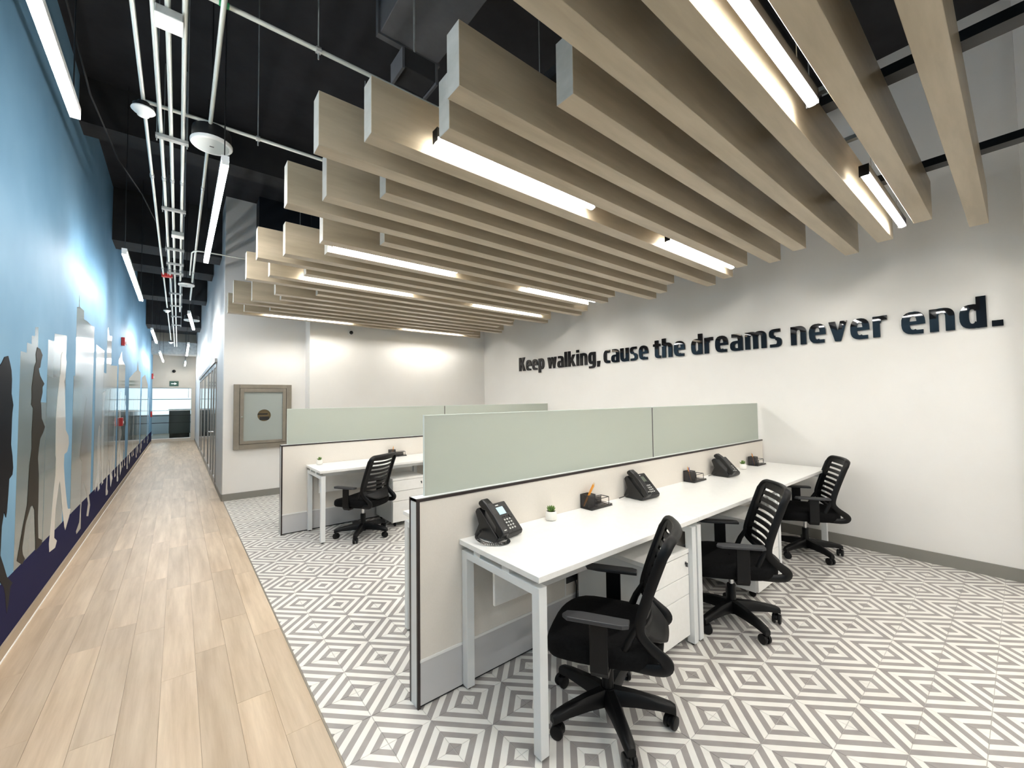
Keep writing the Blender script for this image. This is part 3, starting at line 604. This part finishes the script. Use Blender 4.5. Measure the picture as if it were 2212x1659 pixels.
# ================================================================== DESKS
DW, DD, DZ = 1.298, .59, .75
def desk():
    t = thing('desk', '', 'desk', (0, 0, 0), group='white office desks')
    MB().box(.001, DW - .001, -.018, DD, DZ - .025, DZ).build('tabletop', 'white_laminate', t, bevel=.0015)
    for x in (.016, DW - .047):
        f = MB().box(x, x + .045, .043, DD - .044, .658, .693).build('end_beam', 'white_metal', t, bevel=.002)
        for y in (0, DD - .045):
            l_ = MB().box(x, x + .045, y, y + .045, .012, .693).build('leg', 'white_metal', t, bevel=.002)
            MB().lathe([(.012, 0), (.014, .004), (.014, .012)], 10, c=(x + .022, y + .022, 0)).build('foot', 'black_plastic', l_)
        for y in (.20, .43): MB().box(x + .004, x + .041, y, y + .055, .693, DZ - .025).build('spacer', 'white_metal', t)
    for y in (.12, .47): MB().box(.061, DW - .047, y, y + .04, .67, .71).build('rail', 'white_metal', t)
    MB().box(.10, DW - .09, .42, .436, .44, .67).build('modesty_panel', 'white_laminate', t, bevel=.002)
    return t
def pedestal(t0=None):
    t = thing('drawer_pedestal', '', 'pedestal', (0, 0, 0), group='white drawer pedestals')
    MB().box(0, .40, .02, .52, .055, .54).build('body', 'white_metal', t)
    MB().box(-.002, .402, -.002, .522, .54, .565).build('top', 'white_laminate', t, bevel=.002)
    for i, (a, b) in enumerate(((.415, .536), (.302, .411), (.06, .298))):
        d = MB().box(.002, .398, 0, .02, a, b).build('drawer', 'white_laminate', t, bevel=.0015)
        if i == 0:
            MB().lathe([(.009, 0), (.009, .004), (.001, .004)], 12, M=Matrix.Translation((.36, 0, .49)) @ Matrix.Rotation(R(90), 4, 'X')).build('lock', 'chrome', d, smooth=True)
            MB().box(.357, .363, -.016, -.004, .470, .494).build('key', 'grey_plastic', d)
    for x in (.05, .35):
        for y in (.06, .47): MB().lathe([(.018, -.01), (.024, -.006), (.024, .006), (.018, .01)], 12, M=Matrix.Translation((x, y, .025)) @ Matrix.Rotation(R(90), 4, 'Y')).box(x - .012, x + .012, y - .012, y + .012, .044, .056).build('caster', 'black_plastic', t, smooth=True)
    return t
X0 = 1.140
dk = desk(); dk['label'] = 'white desk nearest the corridor, with the lit phone'; dk.location = (X0, 1.274, 0)
for i, lab in ((1, 'middle white desk of the near row'), (2, 'white desk of the near row against the slogan wall')):
    dup(dk, lab, (X0 + DW * i, 1.274, 0))
dup(dk, 'white desk behind the near glass screen, its edge peeking past the partition', (X0 + .015 + DW, 2.565, 0), R(180))
for i, lab in ((0, 'white desk of the far row, beside the far chair'), (1, 'second white desk of the far row, behind the glass')):
    dup(dk, lab, (X0 + .01 + DW * i, 4.62, 0))
pd = pedestal(); pd['label'] = 'white three-drawer pedestal behind the nearest chair'; pd.location = (1.99, 1.30, 0)
dup(pd, 'white three-drawer pedestal beside the middle chair', (X0 + DW + .82, 1.25, 0)); dup(pd, 'white three-drawer pedestal of the far row', (1.95, 4.64, 0))

# ================================================================== CHAIRS (front towards +y)
def chair():
    t = thing('office_chair', '', 'chair', (0, 0, 0), group='black office chairs')
    # star base
    MB().lathe([(.03, .055), (.045, .07), (.042, .12), (.034, .14), (.001, .14)], 18).build('hub', 'black_plastic', t, smooth=True)
    for k in range(5):
        M = Matrix.Rotation(R(72 * k - 11), 4, 'Z'); pts = []
        rows = []
        for r_, z_, hw, hh in ((.02, .105, .032, .034), (.12, .104, .027, .028), (.22, .096, .024, .021), (.275, .086, .022, .018), (.294, .078, .017, .016)):
            rows.append([M @ Vector((r_, a * hw, z_ + b * hh)) for a, b in ((-1, -1), (1, -1), (1, .4), (.55, 1), (-.55, 1), (-1, .4), (-1, -1))])
        mb = MB().grid(rows); n = len(mb.v); mb.f.append(tuple(range(n - 7, n - 1)))
        lg = mb.build('base_leg', 'black_plastic', t, smooth=True)
        C = M @ Matrix.Translation((.278, 0, 0)) @ Matrix.Rotation(R(35 + 50 * k), 4, 'Z')
        cs = MB()
        for s_ in (-1, 1):
            cs.lathe([(.018, -.010), (.028, -.008), (.030, 0), (.028, .008), (.018, .010)], 16, M=C @ Matrix.Translation((.010, s_ * .016, .030)) @ Matrix.Rotation(R(90), 4, 'X'))
        cs.build('caster', 'black_plastic', t, smooth=True)
        MB().prism([(-.012, .03), (.004, .052), (.026, .052), (.036, .04), (.036, .028), (.02, .028)], 'y', -.006, .006, M=C).tube([C @ Vector((0, 0, .045)), C @ Vector((0, 0, .075))], .009, 8).build('caster_hood', 'black_plastic', t)
    MB().lathe([(.027, .13), (.027, .235), (.024, .24)], 16).build('gas_sleeve', 'black_plastic', t, smooth=True)
    MB().lathe([(.015, .235), (.015, .335)], 14).build('gas_piston', 'chrome', t, smooth=True)
    MB().box(-.08, .08, -.13, .10, .325, .355).build('mechanism', 'black_plastic', t, bevel=.01)
    MB().tube([(.06, .05, .335), (.15, .06, .325), (.20, .07, .30)], .008, 8).box(.19, .225, .05, .09, .255, .305).build('tilt_lever', 'black_plastic', t)
    # seat cushion
    rows = []; A, B = .242, .256
    def ring(sc, z, lip=0):
        out = []
        for k in range(33):
            a = 2 * math.pi * k / 32; c, s_ = math.cos(a), math.sin(a)
            x = A * sc * math.copysign(abs(c) ** .62, c); y = B * sc * math.copysign(abs(s_) ** .62, s_)
            dz = -.022 * max(0, (y - .10) / .13) ** 2 + .012 * (x / A) ** 2
            out.append(Vector((x * (1 + .05 * (y / B)), y + .006, z + dz)))
        return out
    for sc, z in ((.30, .338), (.88, .340), (.96, .350), (1.0, .372), (1.0, .398), (.98, .416), (.91, .427), (.70, .430), (.35, .428), (.02, .427)): rows.append(ring(sc, z))
    MB().grid(rows).build('seat', 'black_fabric', t, smooth=True)
    # arm rests
    for s_ in (-1, 1):
        ar = MB().prism([(s_ * .19, .335), (s_ * .255, .335), (s_ * .272, .36), (s_ * .272, .558), (s_ * .256, .558), (s_ * .256, .37), (s_ * .245, .353), (s_ * .19, .353)], 'y', -.04, .034).build('arm_upright', 'black_plastic', t, bevel=.004)
        pad = [(s_ * .236, -.125), (s_ * .230, .07), (s_ * .240, .13), (s_ * .275, .145), (s_ * .298, .12), (s_ * .298, -.10), (s_ * .285, -.125)]
        MB().prism(pad, 'z', .560, .577).build('arm_pad', 'grey_plastic', t, bevel=.004)
    # back: side rails sweep from the top down to a loop behind the seat
    prof = [(-.275, .882), (-.256, .83), (-.226, .75), (-.194, .66), (-.170, .585), (-.160, .535), (-.166, .50), (-.195, .465), (-.232, .435), (-.255, .415), (-.263, .395), (-.25, .378), (-.21, .370), (-.12, .366)]
    def smooth(q, n=3):
        out = []
        for i in range(len(q) - 1):
            p0, p1, p2, p3 = q[max(i - 1, 0)], q[i], q[i + 1], q[min(i + 2, len(q) - 1)]
            for k in range(n):
                u = k / n
                out.append(tuple(.5 * (2 * b + (c - a) * u + (2 * a - 5 * b + 4 * c - e) * u * u + (3 * b - a - 3 * c + e) * u ** 3) for a, b, c, e in zip(p0, p1, p2, p3)))
        return out + [q[-1]]
    raw = prof; prof = smooth(raw)
    def X(z): return .205 if z > .55 else .205 - .012 * (0.55 - z) / .2
    def bow(x): return -.040 * (1 - (x / .205) ** 2)
    left = [Vector((-X(z), y, z)) for y, z in prof[3:]]; right = [Vector((X(z), y, z)) for y, z in prof[3:]]
    tp = [(-.201 + .05 * (1 - math.cos(q)), .838 + .049 * math.sin(q)) for q in [math.pi / 2 * i / 7 for i in range(1, 8)]]
    tp = tp + [(-.10, .8885), (-.05, .8895), (0, .890)]; tp = tp + [(-x, z) for x, z in tp[-2::-1]]
    top = [Vector((x, -.262 - (z - .838) * .32 + bow(x), z)) for x, z in tp]
    nl = len(left); rad = [max(.0125, .016 - abs(i - 10) * .0004) if i > 3 else .010 + i * .0012 for i in range(nl)]
    frame = MB().tube(left[::-1] + top + right, rad + [.0125] * len(top) + rad[::-1], 10, flat=1.75).build('backrest', 'black_plastic', t, smooth=True)
    def py(z):
        for (y1, z1), (y2, z2) in zip(prof, prof[1:]):
            if z2 <= z <= z1 and z1 > z2: return y1 + (y2 - y1) * (z1 - z) / (z1 - z2)
        return prof[0][0]
    def strip(z0, z1, name, hw0=.2, hw1=None, th=.008, x0=None):
        hw1 = hw1 or hw0; rows = []
        for dz in (0, 1):
            for off in ((0, th) if dz == 0 else (th, 0)):
                zz = z0 + (z1 - z0) * dz; hw = (hw0, hw1)[dz]; xs = [-hw + 2 * hw * i / 10 for i in range(11)]
                rows.append([Vector((x, py(zz) + bow(x) + off, zz - .008 * (1 - (x / .2) ** 2))) for x in xs])
        rows.append(rows[0])
        return MB().grid(rows).build(name, 'black_plastic', frame)
    strip(.846, .888, 'back_slat', .198, .165)
    z = .830
    for i in range(8):
        hw = .2 if z > .56 else .19
        strip(z - .026, z, 'back_slat', hw); z -= .0445
    for s_ in (-1, 1):                                   # side margins of the panel
        zs = [.87, .80, .72, .64, .57, .52, .48]
        rows = [[Vector((s_ * x, py(zz) + bow(x) + off, zz)) for x in (.155, .172, .190, .200)] for off in (.009, -.001) for zz in (zs if off > 0 else zs[::-1])]
        rows.append(rows[0]); MB().grid(rows).build('back_margin', 'black_plastic', frame)
    # lower shell that tapers between the rails
    rows = []
    for zz, hw in ((.505, .197), (.485, .19), (.465, .165), (.445, .125), (.43, .08)):
        rows.append([Vector((hw * (-1 + i / 5), py(zz) + bow(hw * (-1 + i / 5)) * .8, zz)) for i in range(11)])
    o = MB().grid(rows).build('lumbar_shell', 'black_plastic', frame, smooth=True); sd = o.modifiers.new('solid', 'SOLIDIFY'); sd.thickness = .008; sd.offset = 0
    for s_ in (-1, 1):
        MB().tube([(s_ * .198, py(.55), .55), (s_ * .205, -.120, .48), (s_ * .205, -.095, .42), (s_ * .20, -.07, .37)], [.010, .012, .013, .011], 8, flat=1.3).build('back_strut', 'black_plastic', frame, smooth=True)
    return t
ch = chair(); ch['label'] = 'black slatted-back office chair nearest the camera, seen side on'; ch.location = (1.567, 1.262, 0); ch.rotation_euler = (0, 0, R(121 - 90))
dup(ch, 'black office chair at the middle desk of the near row', (2.855, 1.262, 0), R(128 - 90))
dup(ch, 'black office chair beside the slogan wall', (4.58, 1.335, 0), R(121 - 90))
dup(ch, 'black office chair at the far row of desks', (1.60, 4.62, 0), R(120 - 90))

# ================================================================== DESK PHONES (front towards -y)
def phone(screen):
    t = thing('desk_phone', '', 'phone', (0, 0, DZ), group='black desk phones')
    wd = .098
    prof = [(-.085, .012), (-.078, .004), (.070, .004), (.078, .012), (.045, .075), (.070, .135), (.060, .150), (.045, .158), (-.090, .028)]
    MB().prism(prof, 'x', -wd, wd).build('body', 'phone_plastic', t, bevel=.004)
    a = Vector((0, -.090, .028)); b = Vector((0, .045, .158)); d_ = (b - a).normalized(); n_ = Vector((0, -d_.z, d_.y)); ln = (b - a).length
    FM = Matrix.Translation(a) @ Matrix((Vector((1, 0, 0)), d_, n_)).transposed().to_4x4()     # x, along the face, out of the face
    MB().box(-.036, wd - .003, .004, ln - .004, -.002, .003, M=FM).build('face_plate', 'phone_face', t, bevel=.002)
    MB().box(-.018, .060, .108, .162, .003, .0045, M=FM).build('screen_bezel', 'phone_plastic', t)
    MB().box(-.013, .055, .113, .157, .0045, .0052, M=FM).build('screen', screen, t)
    kp = MB()
    for r_ in range(4):
        for c in range(3): kp.box(.010 + c * .019, .020 + c * .019, .022 + r_ * .0175, .031 + r_ * .0175, .003, .006, M=FM)
    for r_ in range(3): kp.box(-.026, -.017, .034 + r_ * .018, .041 + r_ * .018, .003, .006, M=FM)
    tag(kp.build('keypad', 'phone_key', t), kind='stuff')
    sk = MB()
    for c in range(4): sk.box(-.001 + c * .015, .010 + c * .015, .097, .101, .003, .005, M=FM)
    for r_ in range(3): sk.box(.068, .078, .118 + r_ * .016, .124 + r_ * .016, .003, .005, M=FM)
    sk.box(.02, .05, .010, .014, .003, .005, M=FM)
    tag(sk.build('soft_keys', 'phone_plastic', t), kind='stuff')
    MB().lathe([(.013, .003), (.013, .006), (.007, .0065), (.007, .0055), (.001, .0055)], 16, M=FM @ Matrix.Translation((.073, .095, 0))).build('navigation_key', 'phone_plastic', t, smooth=True)
    MB().box(.012, .034, .168, .173, .003, .0042, M=FM).build('maker_mark', 'detector_white', t)
    hs = [(-.012, .004), (-.016, .02), (-.012, .046), (.02, .052), (.10, .058), (.165, .056), (.205, .046), (.212, .020), (.205, .006), (.165, .010), (.150, .026), (.05, .024), (.035, .006)]
    MB().prism(hs, 'x', -.094, -.046, M=FM).build('handset', 'phone_plastic', t, bevel=.008, seg=3)
    MB().box(-.078, -.062, .004, .008, .046, .0525, M=FM).build('handset_mark', 'phone_key', t)
    return t
def cord(t, coil=True):
    pts = []
    ctrl = [Vector((-.062, -.088, .03)), Vector((-.05, -.125, .012)), Vector((-.10, -.12, .010)), Vector((-.150, -.06, .012)), Vector((-.155, .0, .03)), Vector((-.105, .02, .05))]
    def cr(t_):
        n = len(ctrl) - 1; i = min(int(t_ * n), n - 1); u = t_ * n - i
        p0, p1, p2, p3 = ctrl[max(i - 1, 0)], ctrl[i], ctrl[i + 1], ctrl[min(i + 2, n)]
        return .5 * ((2 * p1) + (p2 - p0) * u + (2 * p0 - 5 * p1 + 4 * p2 - p3) * u * u + (3 * p1 - p0 - 3 * p2 + p3) * u ** 3)
    M_ = 420; turns = 46
    for i in range(M_ + 1):
        u = i / M_; c = cr(u); tn = (cr(min(u + .01, 1)) - cr(max(u - .01, 0))).normalized(); s_ = tn.cross(Vector((0, 0, 1))).normalized(); q = s_.cross(tn)
        a = 2 * math.pi * turns * u; rr = .0065
        pts.append(c + s_ * rr * math.cos(a) + q * rr * math.sin(a))
    MB().tube(pts, .0018, 5).build('handset_cord', 'phone_plastic', t, smooth=True)
ph = phone('phone_screen_lit'); ph['label'] = 'black desk phone with a lit blue screen and coiled cord'; ph.location = (1.327, 1.778, DZ); ph.rotation_euler = (0, 0, R(9)); cord(ph)
p2 = phone('phone_screen_off'); p2['label'] = 'black desk phone with a dark screen on the middle desk'; p2.location = (2.624, 1.775, DZ); p2.rotation_euler = (0, 0, R(-4))
MB().tube([(-.09, .03, .03), (-.14, .05, .012), (-.17, .058, .006)], .003, 6).build('line_cord', 'phone_plastic', p2, smooth=True)
dup(p2, 'black desk phone with a dark screen on the desk by the slogan wall', (3.917, 1.755, DZ), R(-5))

# ================================================================== POTTED SUCCULENTS
def pot():
    t = thing('potted_succulent', '', 'plant', (0, 0, DZ), group='small potted succulents')
    MB().lathe([(.022, 0), (.029, .003), (.034, .015), (.035, .03), (.032, .046), (.029, .054), (.026, .054), (.026, .046), (.001, .046)], 24).build('pot', 'pot_white', t, smooth=True)
    MB().lathe([(.026, .044), (.026, .049), (.001, .050)], 16).build('soil', 'soil', t)
    rn = random.Random(3)
    for k in range(22):
        lv = k // 8; a = rn.random() * 6.28 + k * 2.4; ti = (.95, .6, .25)[min(lv, 2)]; ln = (.034, .038, .036)[min(lv, 2)]
        d_ = Vector((math.cos(a) * math.sin(ti), math.sin(a) * math.sin(ti), math.cos(ti))); o_ = Vector((0, 0, .048))
        MB().tube([o_ + d_ * .004, o_ + d_ * ln * .45, o_ + d_ * ln * .8 + Vector((0, 0, .002)), o_ + d_ * ln + Vector((0, 0, .004))], [.003, .0055, .004, .0006], 6).build('leaf', 'succulent', t, smooth=True)
    return t
pt = pot(); pt['label'] = 'small succulent in a white pot between the lit phone and the wire organiser'; pt.location = (1.735, 1.795, DZ)
dup(pt, 'small succulent in a white pot on the desk by the slogan wall', (4.375, 1.785, DZ), 1.0); dup(pt, 'small succulent in a white pot on the far desk', (1.275, 5.12, DZ), 2.0)

# ================================================================== WIRE DESK ORGANISERS
def organiser():
    t = thing('desk_organiser', '', 'organiser', (0, 0, DZ), group='black wire mesh desk organisers')
    W_, D_ = .21, .092; w_ = .0022
    def wire(mb, pts, r=w_): return mb.tube(pts, r, 6)
    b = MB().box(.002, W_ - .002, .002, D_ - .002, .004, .0055).build('tray', 'wire_mesh', t)
    mb = MB(); wire(mb, [(0, 0, .004), (W_, 0, .004), (W_, D_, .004), (0, D_, .004), (0, 0, .004)], .003); wire(mb, [(0, 0, .012), (W_, 0, .012), (W_, D_, .012), (0, D_, .012), (0, 0, .012)]); mb.build('tray_rim', 'black_metal', t)
    cw, cd_, chh = .068, .066, .090
    c = MB().box(0, cw, D_ - cd_, D_ - cd_ + .001, .004, chh).box(0, cw, D_ - .001, D_, .004, chh).box(0, .001, D_ - cd_, D_, .004, chh).box(cw - .001, cw, D_ - cd_, D_, .004, chh).build('pen_cup', 'wire_mesh', t)
    mb = MB(); q = [(0, D_ - cd_), (cw, D_ - cd_), (cw, D_), (0, D_)]
    wire(mb, [(*a, chh) for a in q + q[:1]], .0028)
    for a in q: wire(mb, [(*a, .004), (*a, chh)], .002)
    mb.build('cup_rim', 'black_metal', c)
    h = MB().box(cw + .02, W_ - .012, D_ - .006, D_ - .0045, .006, .05).build('note_holder', 'wire_mesh', t)
    mb = MB(); zt = .056
    wire(mb, [(cw + .01, .022, .006), (cw + .01, .022, zt), (W_ - .008, .022, zt), (W_ - .008, .022, .006)], .0026); wire(mb, [(cw + .01, D_ - .004, .006), (cw + .01, D_ - .004, zt), (W_ - .008, D_ - .004, zt), (W_ - .008, D_ - .004, .006)], .0026); wire(mb, [(cw + .01, .022, zt), (cw + .01, D_ - .004, zt)], .0026); wire(mb, [(W_ - .008, .022, zt), (W_ - .008, D_ - .004, zt)], .0026)
    mb.build('holder_frame', 'black_metal', h)
    rows = [[Vector((.012 + (W_ - .03) * i / 12, y, .008 + .010 * math.sin(i / 12 * 5 + .6) ** 2 * (1 if y > .01 else .3))) for i in range(13)] for y in (.006, .016, .024)]
    MB().grid(rows).build('clip_dish', 'wire_mesh', t, smooth=True)
    return t
def pencil(lab, p0, p1, m, cat='pencil', name='pencil'):
    p0, p1 = Vector(p0), Vector(p1); d_ = p1 - p0
    t = thing(name, lab, cat, p0, 0, 'pencils and pens in the organisers')
    MB().tube([(0, 0, 0), d_ * .9], .0044, 6).build('shaft', m, t)
    if m == 'pencil_orange': MB().tube([d_ * .9, d_ * .985], [.0044, .001], 6).build('sharpened_tip', 'pencil_wood', t); MB().tube([d_ * .985, d_], [.0009, .0003], 6).build('lead', 'black_plastic', t)
    else: MB().tube([d_ * .9, d_], [.0044, .002], 6).build('cap', m, t)
og = organiser(); og['label'] = 'black wire organiser on the nearest desk, holding two crossed pencils'; ol = (2.07, 1.768, DZ); og.location = ol
dup(og, 'black wire organiser beside the middle chair, with an orange pencil and a blue pen', (3.373, 1.765, DZ)); dup(og, 'black wire organiser nearest the slogan wall', (4.655, 1.752, DZ)); dup(og, 'black wire organiser on the far desk', (2.13, 5.115, DZ))
PZ = DZ + .0075
pencil('left orange pencil leaning in the nearest organiser', (ol[0] + .007, ol[1] + .076, PZ), (ol[0] + .092, ol[1] + .046, PZ + .150), 'pencil_orange')
pencil('right orange pencil leaning in the nearest organiser', (ol[0] + .014, ol[1] + .084, PZ), (ol[0] + .103, ol[1] + .062, PZ + .153), 'pencil_orange')
for ox, oy, nm in ((3.373, 1.765, 'beside the middle chair'), (4.655, 1.752, 'nearest the slogan wall')):
    pencil('orange pencil in the organiser ' + nm, (ox + .036, oy + .045, PZ), (ox + .006, oy + .060, PZ + .128), 'pencil_orange')
    pencil('blue pen in the organiser ' + nm, (ox + .040, oy + .060, PZ), (ox + .060, oy + .075, PZ + .112), 'pen_blue', 'pen', 'pen')
pencil('orange pencil in the organiser on the far desk', (2.16, 5.155, PZ), (2.19, 5.185, PZ + .13), 'pencil_orange')
bpy.context.view_layer.update()
